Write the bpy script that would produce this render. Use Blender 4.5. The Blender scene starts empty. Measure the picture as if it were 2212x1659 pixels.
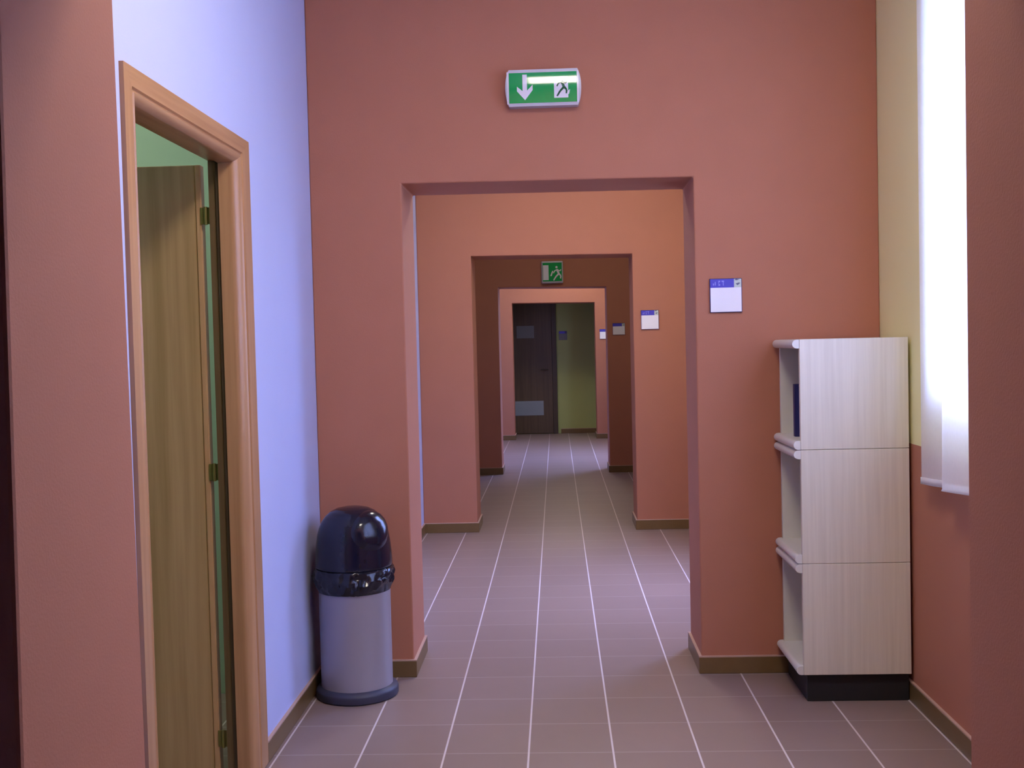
import bpy, bmesh, math, random
from mathutils import Vector, Matrix, noise

random.seed(7)
SC = bpy.context.scene
COL = SC.collection
PI = math.pi

# ------------------------------------------------------------------ helpers
def nodes(name):
    m = bpy.data.materials.new(name)
    m.use_nodes = True
    nt = m.node_tree
    nt.nodes.clear()
    out = nt.nodes.new('ShaderNodeOutputMaterial')
    b = nt.nodes.new('ShaderNodeBsdfPrincipled')
    nt.links.new(b.outputs[0], out.inputs[0])
    return m, nt, b, out

def N(nt, kind, **kw):
    n = nt.nodes.new(kind)
    for k, v in kw.items():
        setattr(n, k, v)
    return n

def plain(name, col, rough=0.5, metal=0.0, var=0.04, scale=30.0, bump=0.0, bscale=400.0, spec=0.5):
    m, nt, b, out = nodes(name)
    b.inputs['Roughness'].default_value = rough
    b.inputs['Metallic'].default_value = metal
    b.inputs['Specular IOR Level'].default_value = spec
    tc = N(nt, 'ShaderNodeTexCoord')
    nz = N(nt, 'ShaderNodeTexNoise')
    nz.inputs['Scale'].default_value = scale
    nz.inputs['Detail'].default_value = 4
    nt.links.new(tc.outputs['Object'], nz.inputs['Vector'])
    mx = N(nt, 'ShaderNodeMix', data_type='RGBA')
    mx.inputs[6].default_value = (*[c * (1 - var) for c in col], 1)
    mx.inputs[7].default_value = (*[min(1, c * (1 + var)) for c in col], 1)
    nt.links.new(nz.outputs['Fac'], mx.inputs[0])
    nt.links.new(mx.outputs[2], b.inputs['Base Color'])
    if bump:
        n2 = N(nt, 'ShaderNodeTexNoise')
        n2.inputs['Scale'].default_value = bscale
        n2.inputs['Detail'].default_value = 3
        nt.links.new(tc.outputs['Object'], n2.inputs['Vector'])
        bp = N(nt, 'ShaderNodeBump')
        bp.inputs['Strength'].default_value = bump
        bp.inputs['Distance'].default_value = 0.002
        nt.links.new(n2.outputs['Fac'], bp.inputs['Height'])
        nt.links.new(bp.outputs[0], b.inputs['Normal'])
    return m

def wood(name, c1, c2, rough=0.4, sc=(60, 60, 2.0), detail=5.0):
    m, nt, b, out = nodes(name)
    b.inputs['Roughness'].default_value = rough
    tc = N(nt, 'ShaderNodeTexCoord')
    mp = N(nt, 'ShaderNodeMapping')
    mp.inputs['Scale'].default_value = sc
    nt.links.new(tc.outputs['Object'], mp.inputs['Vector'])
    nz = N(nt, 'ShaderNodeTexNoise')
    nz.inputs['Scale'].default_value = 1.0
    nz.inputs['Detail'].default_value = detail
    nz.inputs['Roughness'].default_value = 0.6
    nt.links.new(mp.outputs[0], nz.inputs['Vector'])
    cr = N(nt, 'ShaderNodeValToRGB')
    cr.color_ramp.elements[0].position = 0.32
    cr.color_ramp.elements[0].color = (*c1, 1)
    cr.color_ramp.elements[1].position = 0.68
    cr.color_ramp.elements[1].color = (*c2, 1)
    nt.links.new(nz.outputs['Fac'], cr.inputs['Fac'])
    nt.links.new(cr.outputs[0], b.inputs['Base Color'])
    return m

# ------------------------------------------------------------------ materials
M = {}
ORANGE = (0.465, 0.190, 0.113)
M['orange'] = plain('terracotta_paint', ORANGE, 0.7, var=0.05, scale=6, bump=0.25, bscale=220, spec=0.25)
M['white'] = plain('bluish_white_paint', (0.51, 0.555, 0.82), 0.75, var=0.02, scale=5, bump=0.2, bscale=220, spec=0.2)
M['ceil'] = plain('ceiling_paint', (0.78, 0.78, 0.78), 0.8, var=0.02, scale=5, spec=0.2)
M['greenroom'] = plain('pale_green_paint', (0.44, 0.58, 0.42), 0.8, var=0.02, scale=5, spec=0.2)
M['endwall'] = plain('yellow_end_paint', (0.42, 0.45, 0.15), 0.7, var=0.03, scale=5, spec=0.2)
M['skirt'] = plain('brown_skirting_tile', (0.175, 0.105, 0.038), 0.35, var=0.10, scale=14)
M['bead'] = plain('plaster_bead', (0.52, 0.34, 0.26), 0.7)
BEECH1, BEECH2 = (0.39, 0.205, 0.095), (0.51, 0.285, 0.14)
M['casing'] = wood('varnished_beech_frame', BEECH1, BEECH2, 0.32, (45, 45, 1.4))
M['leaf'] = wood('oak_veneer_leaf', (0.38, 0.25, 0.105), (0.53, 0.36, 0.18), 0.42, (26, 26, 0.9))
M['leafedge'] = wood('oak_edge_lipping', (0.52, 0.32, 0.16), (0.60, 0.38, 0.20), 0.4, (60, 60, 1.2))
M['darkdoor'] = wood('dark_walnut_leaf', (0.085, 0.052, 0.022), (0.13, 0.08, 0.034), 0.5, (30, 30, 1.0))
M['darkframe'] = plain('dark_walnut_frame', (0.07, 0.045, 0.02), 0.5)
M['grooveshade'] = plain('dark_groove_shade', (0.06, 0.04, 0.02), 0.6)
M['strip'] = wood('shaded_rebate_brown', (0.12, 0.075, 0.03), (0.17, 0.11, 0.05), 0.5, (60, 60, 2))
M['brass'] = plain('brass', (0.20, 0.19, 0.06), 0.4, metal=0.5)
M['shelf'] = wood('pale_ash_laminate', (0.66, 0.61, 0.49), (0.74, 0.69, 0.56), 0.45, (70, 70, 2.0), 4.0)
M['shelfin'] = plain('cream_laminate', (0.68, 0.66, 0.58), 0.4, var=0.03)
M['black'] = plain('black_plinth', (0.012, 0.012, 0.014), 0.6)
M['navy'] = plain('navy_cloth_cover', (0.02, 0.022, 0.12), 0.5)
M['paper'] = plain('paper', (0.75, 0.74, 0.72), 0.8)
M['dimpaper'] = plain('dimmed_paper', (0.22, 0.22, 0.19), 0.8)  # white paper greyed, dimness of the corridor end put into the colour
M['binbody'] = plain('grey_enamelled_steel', (0.40, 0.385, 0.43), 0.38, metal=0.35, var=0.02)
M['binbase'] = plain('dark_blue_rubber', (0.035, 0.035, 0.06), 0.5)
M['hood'] = plain('black_gloss_plastic', (0.010, 0.010, 0.022), 0.16, var=0.02)
M['bag'] = plain('black_bin_bag', (0.010, 0.010, 0.018), 0.18, var=0.02, bump=0.5, bscale=60)
M['signbody'] = plain('grey_sign_housing', (0.50, 0.48, 0.54), 0.3, var=0.02)
M['signclear'] = plain('clear_plastic_end', (0.68, 0.66, 0.74), 0.2, var=0.02)
M['green'] = plain('safety_green_film', (0.008, 0.36, 0.085), 0.06, var=0.03, spec=0.55)
M['greendark'] = plain('dark_green_figure', (0.010, 0.10, 0.045), 0.06)
M['signwhite'] = plain('white_sign_film', (0.80, 0.80, 0.84), 0.06, spec=0.55)
M['platewhite'] = plain('white_card', (0.92, 0.91, 0.94), 0.5, var=0.01)
M['plateblue'] = plain('blue_header', (0.07, 0.06, 0.52), 0.4)
M['plateedge'] = plain('dark_blue_plate_edge', (0.06, 0.05, 0.17), 0.4)
M['platetext'] = plain('pale_blue_lettering', (0.30, 0.30, 0.75), 0.5)
M['emblem'] = plain('pale_green_emblem', (0.58, 0.66, 0.58), 0.5)
M['emblemdark'] = plain('grey_emblem_shape', (0.13, 0.14, 0.20), 0.5)
M['winframe'] = plain('white_window_frame', (0.78, 0.78, 0.80), 0.4)
M['rod'] = plain('grey_rod', (0.4, 0.4, 0.42), 0.3, metal=0.8)
M['vent'] = plain('pale_vent_panel', (0.30, 0.33, 0.32), 0.5)
M['lampbody'] = plain('white_lamp_housing', (0.8, 0.8, 0.8), 0.4)

def emit(name, col, s):
    m = bpy.data.materials.new(name)
    m.use_nodes = True
    nt = m.node_tree
    nt.nodes.clear()
    out = nt.nodes.new('ShaderNodeOutputMaterial')
    e = nt.nodes.new('ShaderNodeEmission')
    e.inputs[0].default_value = (*col, 1)
    e.inputs[1].default_value = s
    nt.links.new(e.outputs[0], out.inputs[0])
    return m

def two_tone():
    m, nt, b, out = nodes('yellow_over_terracotta_paint')
    b.inputs['Roughness'].default_value = 0.72
    b.inputs['Specular IOR Level'].default_value = 0.25
    tc = N(nt, 'ShaderNodeTexCoord')
    sp = N(nt, 'ShaderNodeSeparateXYZ')
    nt.links.new(tc.outputs['Object'], sp.inputs[0])
    gt = N(nt, 'ShaderNodeMath', operation='GREATER_THAN')
    gt.inputs[1].default_value = 1.025
    nt.links.new(sp.outputs['Z'], gt.inputs[0])
    mx = N(nt, 'ShaderNodeMix', data_type='RGBA')
    mx.inputs[6].default_value = (*ORANGE, 1)
    mx.inputs[7].default_value = (0.87, 0.82, 0.42, 1)
    nt.links.new(gt.outputs[0], mx.inputs[0])
    nt.links.new(mx.outputs[2], b.inputs['Base Color'])
    return m
M['twotone'] = two_tone()

def floor_mat():
    m, nt, b, out = nodes('clay_floor_tiles')
    L = nt.links
    tc = N(nt, 'ShaderNodeTexCoord')
    sp = N(nt, 'ShaderNodeSeparateXYZ')
    L.new(tc.outputs['Object'], sp.inputs[0])
    def line(sock, off, half):
        a = N(nt, 'ShaderNodeMath', operation='ADD'); a.inputs[1].default_value = -off + 30.0
        L.new(sock, a.inputs[0])
        d = N(nt, 'ShaderNodeMath', operation='DIVIDE'); d.inputs[1].default_value = 0.30
        L.new(a.outputs[0], d.inputs[0])
        f = N(nt, 'ShaderNodeMath', operation='FRACT'); L.new(d.outputs[0], f.inputs[0])
        s = N(nt, 'ShaderNodeMath', operation='SUBTRACT'); s.inputs[1].default_value = 0.5
        L.new(f.outputs[0], s.inputs[0])
        ab = N(nt, 'ShaderNodeMath', operation='ABSOLUTE'); L.new(s.outputs[0], ab.inputs[0])
        g = N(nt, 'ShaderNodeMapRange')
        g.inputs['From Min'].default_value = 0.5 - (half + 0.0006) / 0.30
        g.inputs['From Max'].default_value = 0.5 - (half - 0.0006) / 0.30
        L.new(ab.outputs[0], g.inputs['Value'])
        fl = N(nt, 'ShaderNodeMath', operation='FLOOR'); L.new(d.outputs[0], fl.inputs[0])
        return g.outputs[0], fl.outputs[0]
    gx, ix = line(sp.outputs['X'], -0.1287, 0.0034)
    gy, iy = line(sp.outputs['Y'], 3.886, 0.0026)
    # per tile tone
    cb = N(nt, 'ShaderNodeCombineXYZ')
    L.new(ix, cb.inputs[0]); L.new(iy, cb.inputs[1])
    wn = N(nt, 'ShaderNodeTexWhiteNoise', noise_dimensions='2D')
    L.new(cb.outputs[0], wn.inputs['Vector'])
    nz = N(nt, 'ShaderNodeTexNoise'); nz.inputs['Scale'].default_value = 9; nz.inputs['Detail'].default_value = 5
    L.new(tc.outputs['Object'], nz.inputs['Vector'])
    ad = N(nt, 'ShaderNodeMath', operation='MULTIPLY_ADD'); ad.inputs[1].default_value = 0.45
    L.new(wn.outputs['Value'], ad.inputs[0]); 
    ml = N(nt, 'ShaderNodeMath', operation='MULTIPLY'); ml.inputs[1].default_value = 0.6
    L.new(nz.outputs['Fac'], ml.inputs[0]); L.new(ml.outputs[0], ad.inputs[2])
    tile = N(nt, 'ShaderNodeMix', data_type='RGBA')
    tile.inputs[6].default_value = (0.240, 0.168, 0.143, 1)
    tile.inputs[7].default_value = (0.280, 0.197, 0.168, 1)
    L.new(ad.outputs[0], tile.inputs[0])
    m1 = N(nt, 'ShaderNodeMix', data_type='RGBA'); m1.inputs[7].default_value = (0.50, 0.42, 0.40, 1)
    L.new(tile.outputs[2], m1.inputs[6])
    sc1 = N(nt, 'ShaderNodeMath', operation='MULTIPLY'); sc1.inputs[1].default_value = 0.55
    L.new(gy, sc1.inputs[0]); L.new(sc1.outputs[0], m1.inputs[0])
    m2 = N(nt, 'ShaderNodeMix', data_type='RGBA'); m2.inputs[7].default_value = (0.66, 0.57, 0.56, 1)
    L.new(m1.outputs[2], m2.inputs[6]); L.new(gx, m2.inputs[0])
    L.new(m2.outputs[2], b.inputs['Base Color'])
    b.inputs['Roughness'].default_value = 0.42
    mxg = N(nt, 'ShaderNodeMath', operation='MAXIMUM'); L.new(gx, mxg.inputs[0]); L.new(gy, mxg.inputs[1])
    iv = N(nt, 'ShaderNodeMath', operation='SUBTRACT'); iv.inputs[0].default_value = 1; L.new(mxg.outputs[0], iv.inputs[1])
    bp = N(nt, 'ShaderNodeBump'); bp.inputs['Strength'].default_value = 0.25; bp.inputs['Distance'].default_value = 0.001
    L.new(iv.outputs[0], bp.inputs['Height']); L.new(bp.outputs[0], b.inputs['Normal'])
    return m
M['floor'] = floor_mat()

def curtain_mat(name='white_sheer_curtain', col=(0.97, 0.97, 0.975)):
    m, nt, b, out = nodes(name)
    nt.nodes.remove(b)
    L = nt.links
    d = N(nt, 'ShaderNodeBsdfDiffuse'); d.inputs[0].default_value = (*col, 1)
    t = N(nt, 'ShaderNodeBsdfTranslucent'); t.inputs[0].default_value = (*col, 1)
    tr = N(nt, 'ShaderNodeBsdfTransparent')
    # fine weave
    tc = N(nt, 'ShaderNodeTexCoord')
    nz = N(nt, 'ShaderNodeTexNoise'); nz.inputs['Scale'].default_value = 60; nz.inputs['Detail'].default_value = 2
    L.new(tc.outputs['Object'], nz.inputs['Vector'])
    mr = N(nt, 'ShaderNodeMapRange'); mr.inputs['To Min'].default_value = 0.04; mr.inputs['To Max'].default_value = 0.10
    L.new(nz.outputs['Fac'], mr.inputs['Value'])
    a = N(nt, 'ShaderNodeMixShader'); a.inputs[0].default_value = 0.41
    L.new(d.outputs[0], a.inputs[1]); L.new(t.outputs[0], a.inputs[2])
    c = N(nt, 'ShaderNodeMixShader'); L.new(mr.outputs[0], c.inputs[0])
    L.new(a.outputs[0], c.inputs[1]); L.new(tr.outputs[0], c.inputs[2])
    L.new(c.outputs[0], out.inputs[0])
    return m
M['curtain'] = curtain_mat()
M['hem'] = curtain_mat('white_curtain_hem', (0.95, 0.94, 0.96))

def glass_mat():
    m, nt, b, out = nodes('window_glass')
    nt.nodes.remove(b)
    L = nt.links
    g = N(nt, 'ShaderNodeBsdfGlossy'); g.inputs['Roughness'].default_value = 0.02
    tr = N(nt, 'ShaderNodeBsdfTransparent'); tr.inputs[0].default_value = (0.93, 0.96, 0.97, 1)
    c = N(nt, 'ShaderNodeMixShader'); c.inputs[0].default_value = 0.05
    L.new(tr.outputs[0], c.inputs[1]); L.new(g.outputs[0], c.inputs[2])
    L.new(c.outputs[0], out.inputs[0])
    return m
M['glass'] = glass_mat()

# ------------------------------------------------------------------ mesh tools
def box(bm, x0, x1, y0, y1, z0, z1, mi=0):
    v = [bm.verts.new(p) for p in ((x0, y0, z0), (x1, y0, z0), (x1, y1, z0), (x0, y1, z0),
                                   (x0, y0, z1), (x1, y0, z1), (x1, y1, z1), (x0, y1, z1))]
    for f in ((0, 3, 2, 1), (4, 5, 6, 7), (0, 1, 5, 4), (1, 2, 6, 5), (2, 3, 7, 6), (3, 0, 4, 7)):
        bm.faces.new([v[i] for i in f]).material_index = mi
    return v

def prism(bm, pts, axis, a, b, mi=0):
    """closed 2-D outline extruded along axis (0=x,1=y,2=z) from a to b"""
    def P(p, t):
        q = [p[0], p[1]]
        q.insert(axis, t)
        return q
    A = [bm.verts.new(P(p, a)) for p in pts]
    B = [bm.verts.new(P(p, b)) for p in pts]
    n = len(pts)
    for i in range(n):
        bm.faces.new((A[i], A[(i + 1) % n], B[(i + 1) % n], B[i])).material_index = mi
    bm.faces.new(list(reversed(A))).material_index = mi
    bm.faces.new(B).material_index = mi

def lathe(bm, prof, cx, cy, seg=64, fn=None, cap0=False, cap1=False):
    rings = []
    for i, (r, z) in enumerate(prof):
        ring = []
        for k in range(seg):
            t = 2 * PI * k / seg
            rr, zz = (r, z) if fn is None else fn(r, z, t, i)
            ring.append(bm.verts.new((cx + rr * math.sin(t), cy - rr * math.cos(t), zz)))
        rings.append(ring)
    for a, b in zip(rings, rings[1:]):
        for k in range(seg):
            bm.faces.new((a[k], a[(k + 1) % seg], b[(k + 1) % seg], b[k]))
    if cap0: bm.faces.new(list(reversed(rings[0])))
    if cap1: bm.faces.new(rings[-1])
    return rings

def tube(bm, p0, p1, r, seg=12):
    p0, p1 = Vector(p0), Vector(p1)
    d = (p1 - p0).normalized()
    q = d.to_track_quat('Z', 'Y').to_matrix()
    A, B = [], []
    for k in range(seg):
        o = q @ Vector((r * math.cos(2 * PI * k / seg), r * math.sin(2 * PI * k / seg), 0))
        A.append(bm.verts.new(p0 + o)); B.append(bm.verts.new(p1 + o))
    for k in range(seg):
        bm.faces.new((A[k], A[(k + 1) % seg], B[(k + 1) % seg], B[k]))
    bm.faces.new(list(reversed(A))); bm.faces.new(B)

def obj(name, bm, mats, parent=None, smooth=False, bevel=0.0, seg=2, origin=None):
    bmesh.ops.recalc_face_normals(bm, faces=bm.faces)
    me = bpy.data.meshes.new(name)
    if origin is not None:
        bmesh.ops.translate(bm, verts=bm.verts, vec=[-c for c in origin])
    bm.to_mesh(me); bm.free()
    for m in (mats if isinstance(mats, (list, tuple)) else [mats]):
        me.materials.append(m)
    o = bpy.data.objects.new(name, me)
    COL.objects.link(o)
    if origin is not None:
        o.location = origin
    if smooth:
        for p in me.polygons: p.use_smooth = True
        try:
            me.set_sharp_from_angle(angle=math.radians(40))
        except Exception:
            pass
    if bevel:
        md = o.modifiers.new('bevel', 'BEVEL')
        md.width = bevel; md.segments = seg; md.limit_method = 'ANGLE'; md.angle_limit = math.radians(35)
    if parent is not None:
        o.parent = parent
        # keep world-space coordinates given in the mesh
        o.matrix_parent_inverse = Matrix.Translation([-c for c in parent.location])
    return o

def tag(o, label, cat, group=None):
    o['label'] = label; o['category'] = cat
    if group: o['group'] = group
    return o

def thing(name, label, cat, loc, group=None):
    o = bpy.data.objects.new(name, None)
    o.empty_display_size = 0.1
    COL.objects.link(o)
    o.location = loc
    return tag(o, label, cat, group)

def struct(o, label=None):
    o['kind'] = 'structure'
    if label: o['label'] = label
    return o

NB = bmesh.new

# ------------------------------------------------------------------ measures
XL, XR, ZC = -1.055, 1.39, 3.30
# portals: front y, back y, left x, right x, height at left and right
PORT = [(1.28, 1.66, -0.650, 0.605, 2.16, 2.16),
        (4.81, 5.20, -0.655, 0.605, 2.160, 2.153),
        (8.53, 8.93, -0.638, 0.598, 2.135, 2.121),
        (12.30, 12.70, -0.629, 0.571, 2.083, 2.061),
        (16.64, 17.04, -0.646, 0.594, 2.062, 2.044)]
YE = 17.72          # end wall
YB = -2.2           # wall behind the camera

# ------------------------------------------------------------------ room shell
bm = NB(); box(bm, -3.4, XR + 0.3, YB - 0.2, YE + 0.2, -0.08, 0.0)
struct(obj('floor', bm, M['floor']), 'reddish brown clay tile floor with pale grout lines')
bm = NB(); box(bm, -3.4, XR + 0.3, YB - 0.2, YE + 0.2, ZC, ZC + 0.1)
struct(obj('ceiling', bm, M['ceil']), 'plain ceiling of the corridor')

# left wall, with the door hole
DY0, DY1, DZ = 2.752, 3.722, 2.118
bm = NB()
WT = 0.095
box(bm, XL - WT, XL, YB, DY0, 0, ZC)
box(bm, XL - WT, XL, DY1, YE, 0, ZC)
box(bm, XL - WT, XL, DY0, DY1, DZ, ZC)
bmesh.ops.remove_doubles(bm, verts=bm.verts, dist=1e-5)
struct(obj('wall_left', bm, M['white']), 'pale blue white left wall with a wooden door')

# right wall with window holes
WIN = [(1.92, 4.07, 1.27), (5.90, 6.95, 0.80), (13.3, 14.7, 1.0)]
WZ1 = 2.92
bm = NB()
ys = [YB]
for a, b_, WZ0 in WIN: ys += [a, b_]
ys.append(YE)
for i in range(0, len(ys), 2):
    box(bm, XR, XR + 0.22, ys[i], ys[i + 1], 0, ZC)
for a, b_, WZ0 in WIN:
    box(bm, XR, XR + 0.22, a, b_, 0, WZ0)
    box(bm, XR, XR + 0.22, a, b_, WZ1, ZC)
struct(obj('wall_right', bm, M['twotone']), 'right wall painted yellow above and terracotta below')

def portal(name, yf, yb, xl, xr, hl, hr, label, lean=False):
    def YF(x, z): return 1.265 + 0.0185 * z if (lean and x < 0) else yf
    def YBk(x, z): return 1.688 - 0.0175 * z if (lean and x < 0) else yb
    bm = NB()
    xs = [XL, xl, xr, XR]
    hs = [hl, hl, hr, hr]
    F, B = {}, {}
    for i, x in enumerate(xs):
        for j in range(3):
            z = (0, hs[i], ZC)[j]
            F[i, j] = bm.verts.new((x, YF(x, z), z))
            B[i, j] = bm.verts.new((x, YBk(x, z), z))
    quads = [(0, 0), (0, 1), (1, 1), (2, 0), (2, 1)]
    for i, j in quads:
        bm.faces.new((F[i, j], F[i + 1, j], F[i + 1, j + 1], F[i, j + 1]))
        bm.faces.new((B[i, j], B[i, j + 1], B[i + 1, j + 1], B[i + 1, j]))
    for i, s in ((1, 1), (2, -1)):
        bm.faces.new((F[i, 0], F[i, 1], B[i, 1], B[i, 0]))
    bm.faces.new((F[1, 1], F[2, 1], B[2, 1], B[1, 1]))
    for j in (0, 1):
        bm.faces.new((F[0, j], B[0, j], B[0, j + 1], F[0, j + 1]))
        bm.faces.new((F[3, j], F[3, j + 1], B[3, j + 1], B[3, j]))
    for i in (0, 1, 2):
        bm.faces.new((F[i, 2], F[i + 1, 2], B[i + 1, 2], B[i, 2]))
    for i in (0, 2):
        bm.faces.new((F[i, 0], B[i, 0], B[i + 1, 0], F[i + 1, 0]))
    o = obj(name, bm, M['orange'], bevel=0.006, seg=2)
    return struct(o, label)

LAB = ['terracotta wall around the nearest opening', 'terracotta wall with the first square opening under the arrow sign',
       'terracotta wall with the second square opening', 'dark terracotta wall with the third opening under a small green sign',
       'bright terracotta wall with the farthest opening']
NM = ['wall_near', 'wall_middle_1', 'wall_middle_2', 'wall_middle_3', 'wall_middle_4']
for i, p in enumerate(PORT):
    portal(NM[i], *p, LAB[i], lean=(i == 0))

bm = NB(); box(bm, XL, XR, YE, YE + 0.15, 0, ZC)
struct(obj('wall_end', bm, M['endwall']), 'yellow green wall at the far end of the corridor')
bm = NB(); box(bm, XL, XR, YB - 0.15, YB, 0, ZC)
struct(obj('wall_back', bm, M['orange']), 'terracotta wall behind the viewer')

# skirting tiles
SH, ST = 0.072, 0.012
def skirt_piece(bm, bb, x0, x1, y0, y1):
    box(bm, x0, x1, y0, y1, 0.0, SH)
    box(bb, x0, x1, y0, y1, SH, SH + 0.005)

def skirting(name, segs, label):
    bm, bb = NB(), NB()
    for s in segs: skirt_piece(bm, bb, *s)
    o = struct(obj(name, bm, M['skirt'], bevel=0.002, seg=1), label)
    c = obj('top_bead', bb, M['bead'], o)

# casing outer edges of the door: y 2.70 .. 3.81
edges = [(YB, 1.28), (1.66, 2.70), (3.81, 4.81), (5.20, 8.53), (8.93, 12.30), (12.70, 16.64), (17.04, YE)]
for n, (a, b_) in enumerate(edges):
    skirting('baseboard_left_%d' % (n + 1), [(XL, XL + ST, a + (0.014 if n != 2 else 0.002), b_ - 0.014)],
             'brown tile skirting along the left wall')
edges = [(YB, 1.28), (1.66, 4.81), (5.20, 8.53), (8.93, 12.30), (12.70, 16.64), (17.04, YE)]
for n, (a, b_) in enumerate(edges):
    skirting('baseboard_right_%d' % (n + 1), [(XR - ST, XR, a + 0.014, b_ - 0.014)],
             'brown tile skirting along the right wall')
for n, (yf, yb, xl, xr, hl, hr) in enumerate(PORT):
    # round the left pier, round the right pier
    d = 0.010 if n else 0.03
    skirting('baseboard_pier_%d' % (2 * n + 1),
             [(XL, xl + ST, yf - ST - (0.02 if n == 0 else 0), yf), (xl, xl + ST, yf, yb), (XL, xl + ST, yb, yb + ST + (0.03 if n == 0 else 0))],
             'brown tile skirting round the left pier of an opening')
    skirting('baseboard_pier_%d' % (2 * n + 2),
             [(xr - ST, XR, yf - ST, yf), (xr - ST, xr, yf, yb), (xr - ST, XR, yb, yb + ST)],
             'brown tile skirting round the right pier of an opening')
skirting('baseboard_end_1', [(0.055, XR - ST, YE - ST, YE)], 'dark skirting along the far end wall')

# ------------------------------------------------------------------ side room behind the door
bm = NB()
box(bm, -3.3, -3.2, 1.2, 4.7, 0, ZC)
box(bm, -3.2, XL - WT, 1.1, 1.2, 0, ZC)
box(bm, -3.2, XL - WT, 4.6, 4.7, 0, ZC)
struct(obj('wall_side_room', bm, M['greenroom']), 'pale green wall of the room behind the open door')

# ------------------------------------------------------------------ door in the left wall
XF = XL + 0.012
d1 = bpy.data.objects.new('door_1', None); COL.objects.link(d1); d1.location = (XL, 3.25, 0)
struct(d1, 'honey coloured wooden door standing ajar in the left wall')

def arc(cx, cy, r, a0, a1, n=8):
    return [(cx + r * math.cos(math.radians(a0 + (a1 - a0) * k / n)), cy + r * math.sin(math.radians(a0 + (a1 - a0) * k / n))) for k in range(n + 1)]

# one moulding profile: (x, distance in from the outer edge); jambs and lintel meet in a mitre
def profile(w_flat, w_in, d_jamb, d_reb, d_back):
    pts = [(XL, 0.0), (XF, 0.0), (XF, w_flat), (XF - 0.006, w_flat + 0.003), (XF - 0.006, w_flat + 0.009)]
    for k in range(11):
        t = math.radians(15 + 75 * k / 10)
        pts.append((XF - 0.034 + 0.034 * math.cos(t), w_flat + 0.004 + w_in * math.sin(t)))
    return pts + [(-1.113, d_jamb), (-1.113, d_reb), (-1.150, d_reb), (-1.150, d_back), (XL, d_back)]
pf = profile(0.082, 0.047, 0.135, 0.120, 0.090)
pn = profile(0.052, 0.044, 0.102, 0.087, 0.054)
ph = profile(0.050, 0.034, 0.090, 0.080, 0.056)
n_ = len(pf)
def moulding(name, A, B_, mat):
    bm = NB()
    va = [bm.verts.new(p) for p in A]; vb = [bm.verts.new(p) for p in B_]
    for i in range(n_):
        bm.faces.new((va[i], va[(i + 1) % n_], vb[(i + 1) % n_], vb[i]))
    bm.faces.new(list(reversed(va))); bm.faces.new(vb)
    return obj(name, bm, mat, d1, smooth=True)
CF = [(pf[i][0], 3.81 - pf[i][1], 2.172 - ph[i][1]) for i in range(n_)]
CN = [(pn[i][0], 2.70 + pn[i][1], 2.172 - ph[i][1]) for i in range(n_)]
moulding('jamb', [(x, y, 0.004) for x, y, z in CF], CF, M['casing'])
moulding('jamb', [(x, y, 0.004) for x, y, z in CN], CN, M['casing'])
moulding('lintel', CN, CF, wood('varnished_beech_lintel', BEECH1, BEECH2, 0.32, (45, 1.4, 45)))
# dark strip painting in the shade of the rebate's groove
bm = NB(); box(bm, -1.124, -1.1135, 3.679, 3.6895, 0.006, 2.091)
obj('groove_shade_strip', bm, M['grooveshade'], d1)
bm = NB(); box(bm, -1.1495, -1.1245, 3.684, 3.6895, 0.006, 2.091)
obj('rebate_shade_strip', bm, M['strip'], d1)  # dark brown painted in for the shade of the recessed rebate
# leaf, swung into the room
LY = 3.704
bm = NB(); box(bm, -2.03, -1.200, LY, LY + 0.035, 0.012, 2.082)
leaf = obj('leaf', bm, M['leaf'], d1, bevel=0.003)
bm = NB(); box(bm, -1.200, -1.181, LY - 0.004, LY + 0.035, 0.012, 2.082)
le = obj('edge_lipping', bm, M['leafedge'], leaf, bevel=0.003)
for z in (0.13, 1.045, 1.91):
    bm = NB(); tube(bm, (-1.166, LY - 0.008, z - 0.03), (-1.166, LY - 0.008, z + 0.03), 0.006, 12)
    box(bm, -1.184, -1.151, LY - 0.007, LY - 0.004, z - 0.028, z + 0.028)
    obj('hinge', bm, M['brass'], d1, smooth=True)
# handle on the leaf (deep in the room)
bm = NB(); tube(bm, (-1.97, LY, 1.02), (-1.97, LY - 0.05, 1.02), 0.009); tube(bm, (-1.97, LY - 0.05, 1.02), (-1.86, LY - 0.05, 1.02), 0.009)
obj('handle', bm, M['brass'], leaf, smooth=True)

# ------------------------------------------------------------------ end door
d2 = bpy.data.objects.new('door_2', None); COL.objects.link(d2); d2.location = (-0.45, YE, 0)
struct(d2, 'dark brown door at the far end of the corridor')
bm = NB(); box(bm, -0.99, -0.065, YE - 0.030, YE - 0.002, 0.01, 2.14)
lf2 = obj('leaf', bm, M['darkdoor'], d2, bevel=0.003)
bm = NB()
box(bm, -0.065, 0.010, YE - 0.045, YE - 0.001, 0, 2.22); box(bm, -1.045, -0.99, YE - 0.045, YE - 0.001, 0, 2.22); box(bm, -0.99, -0.065, YE - 0.045, YE - 0.001, 2.14, 2.22)
obj('frame', bm, M['darkframe'], d2, bevel=0.004)
bm = NB(); box(bm, -0.78, -0.216, YE - 0.038, YE - 0.030, 0.30, 0.53)
for k in range(9):
    z = 0.318 + k * 0.0225
    box(bm, -0.765, -0.231, YE - 0.043, YE - 0.036, z, z + 0.012)
obj('vent_grille', bm, M['vent'], lf2)['label'] = 'pale grey ventilation grille low on the door'
bm = NB(); tube(bm, (-0.13, YE - 0.03, 1.03), (-0.13, YE - 0.08, 1.03), 0.009); tube(bm, (-0.13, YE - 0.08, 1.03), (-0.25, YE - 0.08, 1.03), 0.009)
obj('handle', bm, M['darkframe'], lf2, smooth=True)

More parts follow.
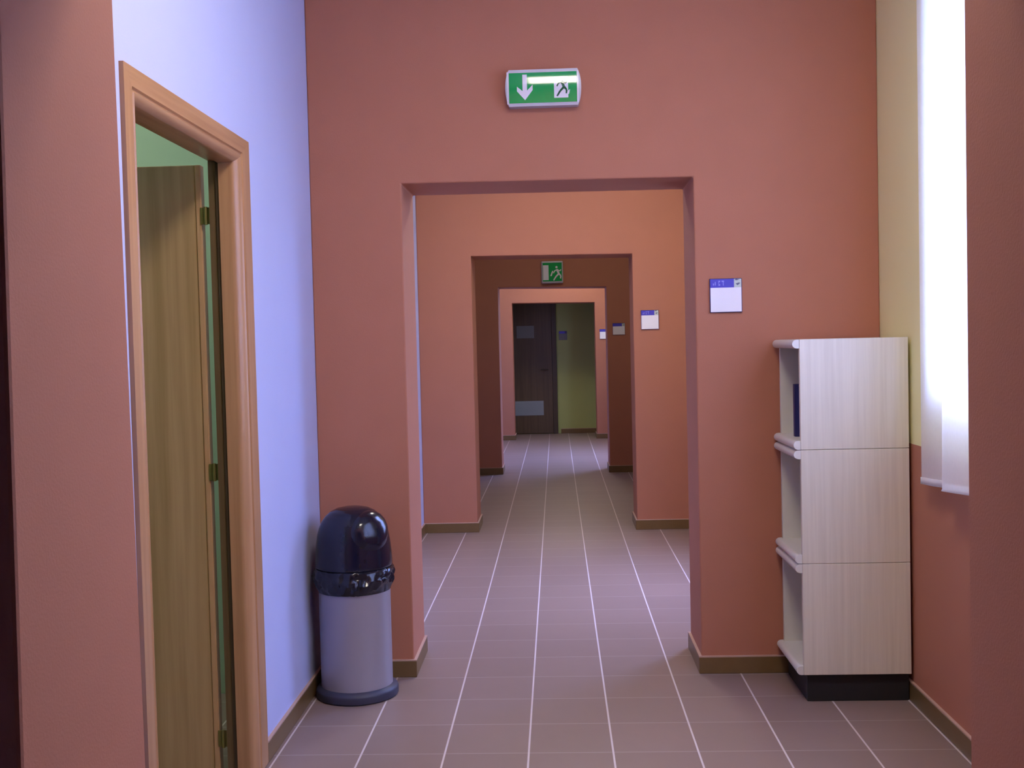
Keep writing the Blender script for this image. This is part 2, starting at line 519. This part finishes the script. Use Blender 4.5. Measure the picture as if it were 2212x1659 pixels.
# sheet of paper on the end door
bm = NB(); box(bm, -0.622, -0.343, YE - 0.0335, YE - 0.0305, 1.535, 1.732)
tag(obj('notice_sheet', bm, M['dimpaper'], origin=(-0.48, YE - 0.032, 1.63)), 'pale paper notice taped on the dark door at the corridor end', 'notice')

# ------------------------------------------------------------------ windows
for n, (a, b_, WZ0) in enumerate(WIN):
    w = bpy.data.objects.new('window_%d' % (n + 1), None); COL.objects.link(w); w.location = (XR + 0.13, (a + b_) / 2, WZ0)
    struct(w, 'tall white framed window in the right wall')
    x0, x1 = XR + 0.10, XR + 0.16
    bm = NB()
    fw = 0.06
    box(bm, x0, x1, a, a + fw, WZ0, WZ1); box(bm, x0, x1, b_ - fw, b_, WZ0, WZ1)
    box(bm, x0, x1, a + fw, b_ - fw, WZ0, WZ0 + fw); box(bm, x0, x1, a + fw, b_ - fw, WZ1 - fw, WZ1)
    mid = (a + b_) / 2
    box(bm, x0, x1, mid - 0.035, mid + 0.035, WZ0 + fw, WZ1 - fw)
    obj('window_frame', bm, M['winframe'], w, bevel=0.004)
    for u, v in ((a + fw, mid - 0.035), (mid + 0.035, b_ - fw)):
        bm = NB(); box(bm, XR + 0.128, XR + 0.132, u, v, WZ0 + fw, WZ1 - fw)
        obj('pane', bm, M['glass'], w)

# ------------------------------------------------------------------ curtain at the near window
def sheet(bm, line, z0, z1, nz):
    rows = []
    for j in range(nz + 1):
        t = j / nz
        row = []
        top = (lambda y, x: z0(y, x) + 0.026) if z1 is None else (lambda y, x: z1)
        for i, (x, y) in enumerate(line):
            k = 0.35 + 0.65 * (1 - t) if y < 3.97 else 1.0
            row.append(bm.verts.new((1.338 + (x - 1.338) * k, y, z0(y, x) + (top(y, x) - z0(y, x)) * t)))
        rows.append(row)
    for a_, b_ in zip(rows, rows[1:]):
        for i in range(len(line) - 1):
            bm.faces.new((a_[i], a_[i + 1], b_[i + 1], b_[i]))
ctrl = [(1.352, 4.172), (1.350, 4.12), (1.346, 4.06), (1.344, 4.00), (1.347, 3.955), (1.351, 3.91), (1.345, 3.872), (1.330, 3.862), (1.318, 3.852), (1.314, 3.83),
        (1.315, 3.78), (1.318, 3.70), (1.322, 3.63), (1.330, 3.56), (1.345, 3.50), (1.352, 3.46)]
yy = 3.46
k = 0
while yy > 1.76:
    yy -= 0.03
    k += 1
    ctrl.append((1.328 + 0.024 * math.cos(k * 0.62), yy))
def cr_interp(pts, sub=4):
    out = []
    for i in range(len(pts) - 1):
        p0 = Vector(pts[max(i - 1, 0)]); p1 = Vector(pts[i]); p2 = Vector(pts[i + 1]); p3 = Vector(pts[min(i + 2, len(pts) - 1)])
        for s in range(sub):
            t = s / sub
            out.append(tuple(0.5 * ((2 * p1) + (p2 - p0) * t + (2 * p0 - 5 * p1 + 4 * p2 - p3) * t * t + (3 * p1 - p0 - 3 * p2 + p3) * t ** 3)))
    out.append(pts[-1])
    return out
line = cr_interp(ctrl)
cur = thing('curtain', 'white sheer curtain glowing in front of the bright window on the right', 'curtain', (1.34, 3.1, 0.9))
hemz = lambda y, x: 0.898 + 0.073 * (4.17 - max(y, 3.5)) + (0.005 * math.sin(y * 9) if y < 3.5 else 0) - (0.007 if y < 3.87 else 0)
bm = NB(); sheet(bm, line, hemz, 3.02, 24)
obj('drape', bm, M['curtain'], cur, smooth=True)
bm = NB(); sheet(bm, [(x - 0.002, y) for x, y in line], hemz, None, 1)
bmesh.ops.translate(bm, verts=bm.verts, vec=(0, 0, -0.001))
o = obj('hem', bm, M['hem'], cur, smooth=True)
sm = o.modifiers.new('thick', 'SOLIDIFY'); sm.thickness = 0.002
bm = NB(); tube(bm, (1.335, 1.70, 3.035), (1.335, 4.25, 3.035), 0.012, 16)
for y in (1.76, 4.2):
    tube(bm, (1.335, y, 3.035), (XR, y, 3.035), 0.008, 12)
obj('curtain_rod', bm, M['rod'], cur, smooth=True)

# ------------------------------------------------------------------ bookcase: plinth and three stacked shelf units
BX0, BX1, BY0, BY1 = 0.955, 1.376, 4.39, 4.788
LIP = 0.927
bm = NB(); box(bm, 0.972, 1.374, 4.415, 4.775, 0.0, 0.113)
tag(obj('plinth', bm, M['black'], bevel=0.003, origin=(1.17, 4.59, 0)), 'black plinth on the floor under the pale bookcase', 'plinth')
def board(z0, z1):
    r = (z1 - z0) / 2
    pts = [(BX1 - 0.003, z0), (BX1 - 0.003, z1)]
    for k in range(9):
        a = PI / 2 + PI * k / 8
        pts.append((LIP + r + r * math.cos(a) * 1.0, (z0 + z1) / 2 + r * math.sin(a)))
    return pts
LV = [(0.113, 0.5575), (0.558, 1.0095), (1.010, 1.446)]
WORD = ['pale shelf unit standing on the black plinth, lowest of the stack',
        'pale empty shelf unit in the middle of the bookcase stack',
        'pale shelf unit on top of the bookcase stack, holding a navy book']
for (z0, z1), w in zip(LV, WORD):
    t = thing('shelf_unit', w, 'shelf', (1.17, 4.59, z0), 'stacked pale shelf units')
    e = 0.0006
    for ya, yb_ in ((BY0, BY0 + 0.02), (BY1 - 0.02, BY1)):
        bm = NB(); box(bm, BX0, BX1, ya, yb_, z0 + e, z1 - e)
        obj('side_panel', bm, M['shelf'] if ya == BY0 else M['shelfin'], t, bevel=0.0012, seg=1)
    bm = NB(); box(bm, BX1 - 0.010, BX1 - 0.004, BY0 + 0.0205, BY1 - 0.0205, z0 + 0.04, z1 - 0.04)
    obj('back_panel', bm, M['shelfin'], t)
    tt = 0.036
    # boards: full depth between the sides, with a rounded nose in front of them
    for nm, za, zb in (('bottom_board', z0 + 0.001, z0 + tt), ('top_board', z1 - tt, z1 - 0.001)):
        bm = NB()
        prism(bm, board(za, zb), 1, BY0 + 0.0205, BY1 - 0.0205)
        r = (zb - za) / 2
        nose = [(BX0 - 0.0008, za), (BX0 - 0.0008, zb)] + [(LIP + r + r * math.cos(PI / 2 + PI * k / 8), (za + zb) / 2 + r * math.sin(PI / 2 + PI * k / 8)) for k in range(9)]
        prism(bm, nose, 1, BY0 + 0.001, BY0 + 0.0205)
        prism(bm, nose, 1, BY1 - 0.0205, BY1 - 0.001)
        bmesh.ops.remove_doubles(bm, verts=bm.verts, dist=1e-5)
        obj(nm, bm, M['shelfin'], t, smooth=True)

# navy book in the top unit
bk = thing('book', 'thin navy blue book standing in the top shelf unit', 'book', (1.05, 4.56, 1.0465))
bm = NB(); box(bm, 0.973, 0.977, 4.575, 4.605, 1.0465, 1.262); box(bm, 0.977, 1.125, 4.575, 4.579, 1.0465, 1.262); box(bm, 0.977, 1.125, 4.601, 4.605, 1.0465, 1.262)
obj('cover', bm, M['navy'], bk, bevel=0.001, seg=1)
bm = NB(); box(bm, 0.9775, 1.12, 4.5795, 4.6005, 1.050, 1.258)
obj('pages', bm, M['paper'], bk)
bk2 = thing('book', 'taller dark blue book right behind the thin navy book in the top shelf unit', 'book', (1.08, 4.50, 1.0465))
bm = NB(); box(bm, 0.995, 0.999, 4.535, 4.570, 1.0465, 1.300); box(bm, 0.999, 1.165, 4.535, 4.539, 1.0465, 1.300); box(bm, 0.999, 1.165, 4.566, 4.570, 1.0465, 1.300)
obj('cover', bm, M['navy'], bk2, bevel=0.001, seg=1)
bm = NB(); box(bm, 0.9995, 1.16, 4.5395, 4.5655, 1.050, 1.295)
obj('pages', bm, M['paper'], bk2)

# ------------------------------------------------------------------ bin
CX, CY = -0.866, 4.580
bn = thing('waste_bin', 'grey cylindrical waste bin with a black domed swing top beside the left wall', 'bin', (CX, CY, 0))
bm = NB(); lathe(bm, [(0.149, 0.03), (0.149, 0.50), (0.152, 0.505), (0.152, 0.512), (0.143, 0.512), (0.143, 0.05), (0.0, 0.05)], CX, CY, 72)
obj('body', bm, M['binbody'], bn, smooth=True)
bm = NB(); lathe(bm, [(0.0, 0.0), (0.166, 0.0), (0.172, 0.006), (0.172, 0.030), (0.168, 0.038), (0.155, 0.046), (0.150, 0.049), (0.1495, 0.03), (0.0, 0.03)], CX, CY, 72)
obj('base_ring', bm, M['binbase'], bn, smooth=True)
HP = [(0.1595, 0.546), (0.1608, 0.552), (0.1606, 0.565), (0.1585, 0.60), (0.1545, 0.64), (0.1495, 0.675), (0.1415, 0.705), (0.1295, 0.732), (0.1130, 0.755), (0.0920, 0.773), (0.0670, 0.785), (0.0380, 0.791), (0.0, 0.793)]
def hoodpt(s):
    s = max(0, min(len(HP) - 1.0001, s)); i = int(s); f = s - i
    return HP[i][0] * (1 - f) + HP[i + 1][0] * f, HP[i][1] * (1 - f) + HP[i + 1][1] * f
fine = [hoodpt(i * 0.25) for i in range((len(HP) - 1) * 4)] + [HP[-1]]
bm = NB(); lathe(bm, [(0.152, 0.547), (0.155, 0.546)] + fine, CX, CY, 72)
bmesh.ops.remove_doubles(bm, verts=bm.verts, dist=1e-5)
hood = obj('hood', bm, M['hood'], bn, smooth=True)
# swing flap: raised oval patch on the right front of the hood
AZ = math.radians(52)
bm = NB()
rings = []
NR, NA = 10, 48
for i in range(NR + 1):
    r = i / NR
    ring = []
    for k in range(NA):
        a = 2 * PI * k / NA
        du = r * math.cos(a); dv = r * math.sin(a)
        th = AZ + math.radians(46) * du
        rr, zz = hoodpt(6.6 + 3.0 * dv + 0.6 * du)
        off = 0.012 * (1 - r ** 6) - 0.0015
        ring.append(bm.verts.new((CX + (rr + off) * math.sin(th), CY - (rr + off) * math.cos(th), zz + off * 0.6)))
    rings.append(ring)
for a_, b_ in zip(rings, rings[1:]):
    for k in range(NA):
        bm.faces.new((a_[k], a_[(k + 1) % NA], b_[(k + 1) % NA], b_[k]))
bmesh.ops.remove_doubles(bm, verts=bm.verts, dist=1e-6)
obj('flap', bm, M['hood'], bn, smooth=True)
# bin bag folded over the rim
def bagfn(r, z, t, i):
    if i < 2 or i > 9:
        return (r, z)
    u = 1 - abs(i - 5) / 5.0
    q = noise.noise(Vector((math.sin(t) * 5.5, math.cos(t) * 5.5, z * 38)))
    q2 = noise.noise(Vector((math.sin(t) * 13 + 4, math.cos(t) * 13, z * 70 + 9)))
    q3 = math.sin(t * 3 + 0.6) * 0.004 + (0.010 if 0.35 < t < 1.6 else 0)
    hem = 0.030 * math.exp(-((t - 1.15) / 0.5) ** 2) + 0.012 * math.exp(-((t - 5.3) / 0.5) ** 2)
    lo = max(0.0, 1 - (i - 2) / 6.0) if i >= 2 else 1.0
    z2 = min(0.5425, z + hem * lo + 0.006 * q2)
    rmin = 0.1540 if 0.495 < z2 < 0.52 else 0.1505
    return (max(rmin, r + u * (0.016 * q + 0.010 * q2 + q3 * 0.7) + 0.001), z2)
bm = NB(); lathe(bm, [(0.1508, 0.450), (0.1512, 0.445), (0.1540, 0.446), (0.1585, 0.456), (0.1625, 0.470), (0.1650, 0.486), (0.1660, 0.502), (0.1650, 0.514), (0.1640, 0.526), (0.1635, 0.536), (0.1600, 0.542), (0.1540, 0.5435)], CX, CY, 120, fn=bagfn)
o = obj('bin_bag', bm, M['bag'], smooth=True, origin=(CX, CY, 0.45))
tag(o, 'crumpled black plastic bag folded over the rim of the grey bin', 'bag')

# ------------------------------------------------------------------ lit emergency sign above the first opening
SX, SZ, SY = -0.029, 2.5435, 4.81
SW, SHh, SD = 0.323, 0.155, 0.050
def sign_y(z, h=SHh, d=SD, bulge=0.0034):
    return SY - d + bulge * ((z - SZ) / (h / 2)) ** 2
sg = thing('exit_sign', 'wide green emergency exit sign with a downward arrow above the first opening', 'sign', (SX, SY, SZ))
def slab(name, mat, outline, parent, yfun, y_back=None, off=0.0, cuts=14, zc=SZ, smooth=True):
    """outline (x,z) polygon draped on the curved face; closed to y_back"""
    bm = NB()
    vs = [bm.verts.new((x, 0, z)) for x, z in outline]
    f = bm.faces.new(vs)
    zs = [p[1] for p in outline]
    for k in range(1, cuts):
        z = min(zs) + (max(zs) - min(zs)) * k / cuts
        bmesh.ops.bisect_plane(bm, geom=bm.verts[:] + bm.edges[:] + bm.faces[:], plane_co=(0, 0, z), plane_no=(0, 0, 1))
    for v in bm.verts:
        v.co.y = yfun(v.co.z) - off
    if y_back is None:
        y_shift = 0.0008
        r = bmesh.ops.extrude_face_region(bm, geom=bm.faces[:])
        for e in r['geom']:
            if isinstance(e, bmesh.types.BMVert): e.co.y += y_shift
    else:
        r = bmesh.ops.extrude_face_region(bm, geom=bm.faces[:])
        for e in r['geom']:
            if isinstance(e, bmesh.types.BMVert): e.co.y = y_back
    return obj(name, bm, mat, parent, smooth=smooth)
hw, hh = SW / 2, SHh / 2
side = [(hw - 0.015 * abs(t / 6) ** 2.4, hh * t / 6) for t in range(-6, 7)]
outl = [(SX + x, SZ + z) for x, z in side] + [(SX - x, SZ + z) for x, z in reversed(side)]
slab('housing', M['signbody'], outl, sg, lambda z: sign_y(z), y_back=SY - 0.0005)
gx0, gx1 = SX - 0.146, SX + 0.143
pz0, pz1 = SZ - 0.064, SZ + 0.064
slab('pictogram_panel', M['green'], [(gx0, pz0), (gx1, pz0), (gx1, pz1), (gx0, pz1)], sg, lambda z: sign_y(z), off=0.0012)
for xa, xb in ((gx0 - 0.009, gx0 - 0.001), (gx1 + 0.001, gx1 + 0.007)):
    slab('clear_rail', M['signclear'], [(xa, pz0 - 0.004), (xb, pz0 - 0.004), (xb, pz1 + 0.004), (xa, pz1 + 0.004)], sg, lambda z: sign_y(z), off=0.0022)
ax = SX - 0.079
arrow = [(ax - 0.009, pz1 - 0.008), (ax + 0.010, pz1 - 0.008), (ax + 0.010, SZ - 0.012), (ax + 0.034, SZ + 0.012), (ax + 0.034, SZ - 0.010), (ax + 0.001, SZ - 0.052), (ax - 0.033, SZ - 0.014), (ax - 0.033, SZ + 0.006), (ax - 0.009, SZ - 0.014)]
slab('arrow', M['signwhite'], arrow, sg, lambda z: sign_y(z), off=0.0020)
dx0, dx1 = SX + 0.046, SX + 0.106
slab('doorway', M['signwhite'], [(dx0, SZ - 0.046), (dx1, SZ - 0.046), (dx1, SZ + 0.044), (dx0, SZ + 0.044)], sg, lambda z: sign_y(z), off=0.0020)
def limb(p, q, w):
    p, q = Vector(p), Vector(q)
    d = (q - p).normalized(); n = Vector((-d.y, d.x)) * w
    return [tuple(p + n), tuple(p - n), tuple(q - n * 0.8), tuple(q + n * 0.8)]
def figure(name, mat, parent, cx, cz, s, off, yf):
    """running person as one flat mark: joined limbs"""
    bm = NB()
    parts = [limb((0.000, 0.020), (0.012, -0.008), 0.0062), limb((0.010, -0.006), (-0.006, -0.022), 0.0050), limb((-0.006, -0.022), (-0.020, -0.044), 0.0042),
             limb((0.012, -0.006), (0.022, -0.018), 0.0048), limb((0.022, -0.018), (0.020, -0.034), 0.0040),
             limb((0.000, 0.018), (-0.014, 0.010), 0.0036), limb((-0.014, 0.010), (-0.020, -0.002), 0.0032), limb((0.002, 0.017), (0.016, 0.010), 0.0036), limb((0.016, 0.010), (0.024, 0.018), 0.0032),
             [(-0.002 + 0.0066 * math.cos(a * PI / 6), 0.032 + 0.0066 * math.sin(a * PI / 6)) for a in range(12)]]
    for i, P in enumerate(parts):
        vs = [bm.verts.new((cx + x * s, yf(cz + z * s) - off - 0.00002 * i, cz + z * s)) for x, z in P]
        f = bm.faces.new(vs)
        r = bmesh.ops.extrude_face_region(bm, geom=[f])
        for e in r['geom']:
            if isinstance(e, bmesh.types.BMVert): e.co.y += 0.0006
    return obj(name, bm, mat, parent)
figure('running_figure', M['greendark'], sg, SX + 0.078, SZ + 0.004, 0.98, 0.0028, lambda z: sign_y(z))
slab('ground_stroke', M['signwhite'], [(dx1 - 0.006, SZ - 0.020), (dx1 + 0.008, SZ - 0.012), (dx1 + 0.004, SZ - 0.030), (dx1 - 0.006, SZ - 0.036)], sg, lambda z: sign_y(z), off=0.0020, cuts=3)

# ------------------------------------------------------------------ small square sign on the third opening
Y3 = 12.30
s2 = thing('exit_sign', 'small square green exit sign above the dark third opening', 'sign', (-0.021, Y3, 2.232))
bm = NB(); box(bm, -0.141, 0.099, Y3 - 0.045, Y3 - 0.0005, 2.110, 2.355)
obj('housing', bm, M['signbody'], s2, bevel=0.012, seg=3)
bm = NB(); box(bm, -0.126, 0.084, Y3 - 0.0475, Y3 - 0.0448, 2.132, 2.336)
obj('pictogram_panel', bm, M['green'], s2)
bm = NB(); box(bm, -0.122, -0.062, Y3 - 0.0490, Y3 - 0.0474, 2.146, 2.310)
obj('doorway', bm, M['signwhite'], s2)
figure('running_figure', M['signwhite'], s2, 0.030, 2.225, 1.9, 0.0485, lambda z: Y3)
bm = NB(); prism(bm, [(-0.045, 2.190), (-0.028, 2.190), (-0.010, 2.245), (-0.022, 2.245)], 1, Y3 - 0.0488, Y3 - 0.0474)
obj('arrow', bm, M['signwhite'], s2)

# ------------------------------------------------------------------ name plates
PL = [(4.81, 0.666, 0.804, 1.568, 1.714, 'square white room plate with blue header right of the first opening, the largest'),
      (8.53, 0.656, 0.792, 1.540, 1.687, 'square white room plate with blue header right of the second opening'),
      (12.30, 0.631, 0.768, 1.524, 1.654, 'dim grey room plate with blue header right of the dark third opening'),
      (16.64, 0.659, 0.790, 1.492, 1.640, 'tiny white room plate with blue header right of the farthest opening'),
      (YE, 0.052, 0.182, 1.495, 1.635, 'room plate with its card greyed for dim light on the yellow end wall beside the dark door')]
for (y, x0, x1, z0, z1, lab) in PL:
    t = thing('room_sign', lab, 'sign', ((x0 + x1) / 2, y, (z0 + z1) / 2), 'room plates beside the openings')
    bm = NB(); box(bm, x0, x1, y - 0.010, y - 0.0005, z0, z1)
    obj('backing', bm, M['plateedge'], t, bevel=0.002, seg=1)
    w, h = x1 - x0, z1 - z0
    zs = z1 - 0.27 * h
    bm = NB(); box(bm, x0 + 0.003, x1 - 0.003, y - 0.0115, y - 0.0098, z0 + 0.003, zs)
    obj('card', bm, M['dimpaper'] if y > 17 else M['platewhite'], t)  # far card is a darkened copy, dim light painted in
    bm = NB(); box(bm, x0 + 0.003, x0 + 0.75 * w, y - 0.0115, y - 0.0098, zs, z1 - 0.003)
    hd = obj('header', bm, M['plateblue'], t)
    if y < 9:
        bm = NB()
        # unreadable pale lettering on the header
        for (a, b0, ww, hhh) in ((0.10, 0.25, 0.035, 0.22), (0.16, 0.25, 0.03, 0.40), (0.27, 0.22, 0.055, 0.16), (0.27, 0.42, 0.022, 0.28), (0.27, 0.62, 0.055, 0.14), (0.37, 0.62, 0.075, 0.14), (0.41, 0.22, 0.022, 0.45)):
            box(bm, x0 + a * w, x0 + (a + ww) * w, y - 0.0122, y - 0.0114, zs + b0 * 0.27 * h, zs + (b0 + hhh) * 0.27 * h)
        obj('lettering', bm, M['platetext'], hd)
    if y < 13:
        bm = NB(); box(bm, x0 + 0.75 * w + 0.0005, x1 - 0.003, y - 0.0115, y - 0.0098, zs, z1 - 0.003)
        em = obj('emblem', bm, M['emblem'], t)
        bm = NB()
        pz = lambda a, b0: (x0 + a * w, zs + b0 * 0.27 * h)
        prism(bm, [pz(0.80, 0.42), pz(0.86, 0.22), pz(0.95, 0.48), pz(0.90, 0.52)], 1, y - 0.0121, y - 0.0114)
        prism(bm, [pz(0.76, 0.80), pz(0.84, 0.76), pz(0.92, 0.86), pz(0.82, 0.93)], 1, y - 0.0121, y - 0.0114)
        obj('emblem_mark', bm, M['emblemdark'], em)

# ------------------------------------------------------------------ lamps on the ceiling (above the frame), one of them an added fill
def lamp(x, y, sx, sy, mat, label, z=ZC):
    t = thing('ceiling_light', label, 'light', (x, y, z), 'ceiling lights')
    bm = NB()
    box(bm, x - sx / 2 - 0.02, x + sx / 2 + 0.02, y - sy / 2 - 0.02, y + sy / 2 + 0.02, z - 0.03, z - 0.0005)
    for a in (-1, 1):
        box(bm, x + a * (sx / 2 + 0.01) - 0.01, x + a * (sx / 2 + 0.01) + 0.01, y - sy / 2 - 0.02, y + sy / 2 + 0.02, z - 0.055, z - 0.03)
        box(bm, x - sx / 2, x + sx / 2, y + a * (sy / 2 + 0.01) - 0.01, y + a * (sy / 2 + 0.01) + 0.01, z - 0.055, z - 0.03)
    obj('housing', bm, M['lampbody'], t)
    bm = NB(); box(bm, x - sx / 2 + 0.002, x + sx / 2 - 0.002, y - sy / 2 + 0.002, y + sy / 2 - 0.002, z - 0.052, z - 0.032)
    obj('diffuser', bm, mat, t)
LAMPC = (1.0, 0.91, 0.79)
L1 = emit('lamp_tube_light', LAMPC, 36.0)
L2 = emit('lamp_tube_light_second', LAMPC, 34.0)
L4 = emit('lamp_tube_light_far', LAMPC, 25.0)
LG = emit('lamp_tube_light_side_room', (0.95, 1.0, 0.85), 20.0)
lamp(0.165, 2.55, 0.60, 0.60, L1, 'square ceiling light in the near room over the bookcase and bin')
lamp(0.165, 6.90, 0.60, 0.60, L2, 'square ceiling light beyond the first opening')
lamp(0.165, 15.60, 0.60, 0.60, L4, 'square ceiling light beyond the dark third opening')
L3 = emit('added_dim_fill', LAMPC, 10.0)  # added fill to lift the dark room, no lamp known there
lamp(0.165, 10.6, 0.60, 0.60, L3, 'added dim fill light on the ceiling of the dark room beyond the second opening')
lamp(-2.55, 3.80, 0.60, 0.60, LG, 'square ceiling light in the side room behind the open door')

# ------------------------------------------------------------------ daylight
w = bpy.data.worlds.new('World'); SC.world = w
w.use_nodes = True
nt = w.node_tree
nt.nodes.clear()
out = nt.nodes.new('ShaderNodeOutputWorld')
bg = nt.nodes.new('ShaderNodeBackground')
tc = nt.nodes.new('ShaderNodeTexCoord')
sp = nt.nodes.new('ShaderNodeSeparateXYZ')
mr = nt.nodes.new('ShaderNodeMapRange'); mr.inputs['From Min'].default_value = -0.15; mr.inputs['From Max'].default_value = 0.85
cr = nt.nodes.new('ShaderNodeValToRGB')
mr.inputs['From Max'].default_value = 1.0
for e_, (p0, c0) in zip((0, 1), ((0.10, (0.048, 0.062, 0.115)), (0.85, (0.39, 0.45, 1.0)))):
    cr.color_ramp.elements[e_].position = p0
    cr.color_ramp.elements[e_].color = (*c0, 1)
for p0, c0 in ((0.30, (0.115, 0.15, 0.35)), (0.55, (0.15, 0.19, 0.46)), (0.68, (0.28, 0.34, 0.78))):
    e_ = cr.color_ramp.elements.new(p0)
    e_.color = (*c0, 1)
nt.links.new(tc.outputs['Generated'], sp.inputs[0]); nt.links.new(sp.outputs['Z'], mr.inputs['Value'])
nt.links.new(mr.outputs[0], cr.inputs['Fac']); nt.links.new(cr.outputs[0], bg.inputs[0]); nt.links.new(bg.outputs[0], out.inputs[0])
bg.inputs[1].default_value = 47.0
for n, (a, b_, WZ0) in enumerate(WIN):
    li = bpy.data.lights.new('window_portal', 'AREA'); li.shape = 'RECTANGLE'
    li.size = WZ1 - WZ0; li.size_y = b_ - a
    li.cycles.is_portal = True
    lo = bpy.data.objects.new('window_portal', li); COL.objects.link(lo)
    lo.location = (XR + 0.20, (a + b_) / 2, (WZ0 + WZ1) / 2)
    lo.rotation_euler = (0, PI / 2, 0)      # shines towards -x

# ------------------------------------------------------------------ camera (solved from the floor grid)
f, p_, yw, r_, h_ = 2391.526, 0.036506842, 0.040376619, -0.024030261, 1.4564972
cy, sy = math.cos(yw), math.sin(yw); Rz = Matrix(((cy, sy, 0), (-sy, cy, 0), (0, 0, 1)))
B = Matrix(((1, 0, 0), (0, 0, -1), (0, 1, 0)))
cp, sp_ = math.cos(p_), math.sin(p_); Rx = Matrix(((1, 0, 0), (0, cp, -sp_), (0, sp_, cp)))
c_, s_ = math.cos(r_), math.sin(r_); Rr = Matrix(((c_, -s_, 0), (s_, c_, 0), (0, 0, 1)))
MM = Rr @ Rx @ B @ Rz
rt, dn, fw = MM[0], MM[1], MM[2]
cam = bpy.data.cameras.new('camera'); co = bpy.data.objects.new('camera', cam); COL.objects.link(co)
mat = Matrix(((rt[0], -dn[0], -fw[0], 0), (rt[1], -dn[1], -fw[1], 0), (rt[2], -dn[2], -fw[2], h_), (0, 0, 0, 1)))
co.matrix_world = mat
cam.sensor_fit = 'HORIZONTAL'; cam.sensor_width = 36.0; cam.lens = f / 2212 * 36.0
cam.clip_start = 0.02
SC.camera = co

SC.view_settings.view_transform = 'Standard'
SC.view_settings.look = 'None'
SC.view_settings.gamma = 1.0
SC.view_settings.exposure = 0.0
SC.view_settings.use_curve_mapping = False
SC.cycles.use_denoising = True
SC.cycles.max_bounces = 12
SC.cycles.diffuse_bounces = 7
SC.cycles.transparent_max_bounces = 12
SC.cycles.sample_clamp_indirect = 8.0
SC.cycles.caustics_reflective = False
SC.cycles.caustics_refractive = False
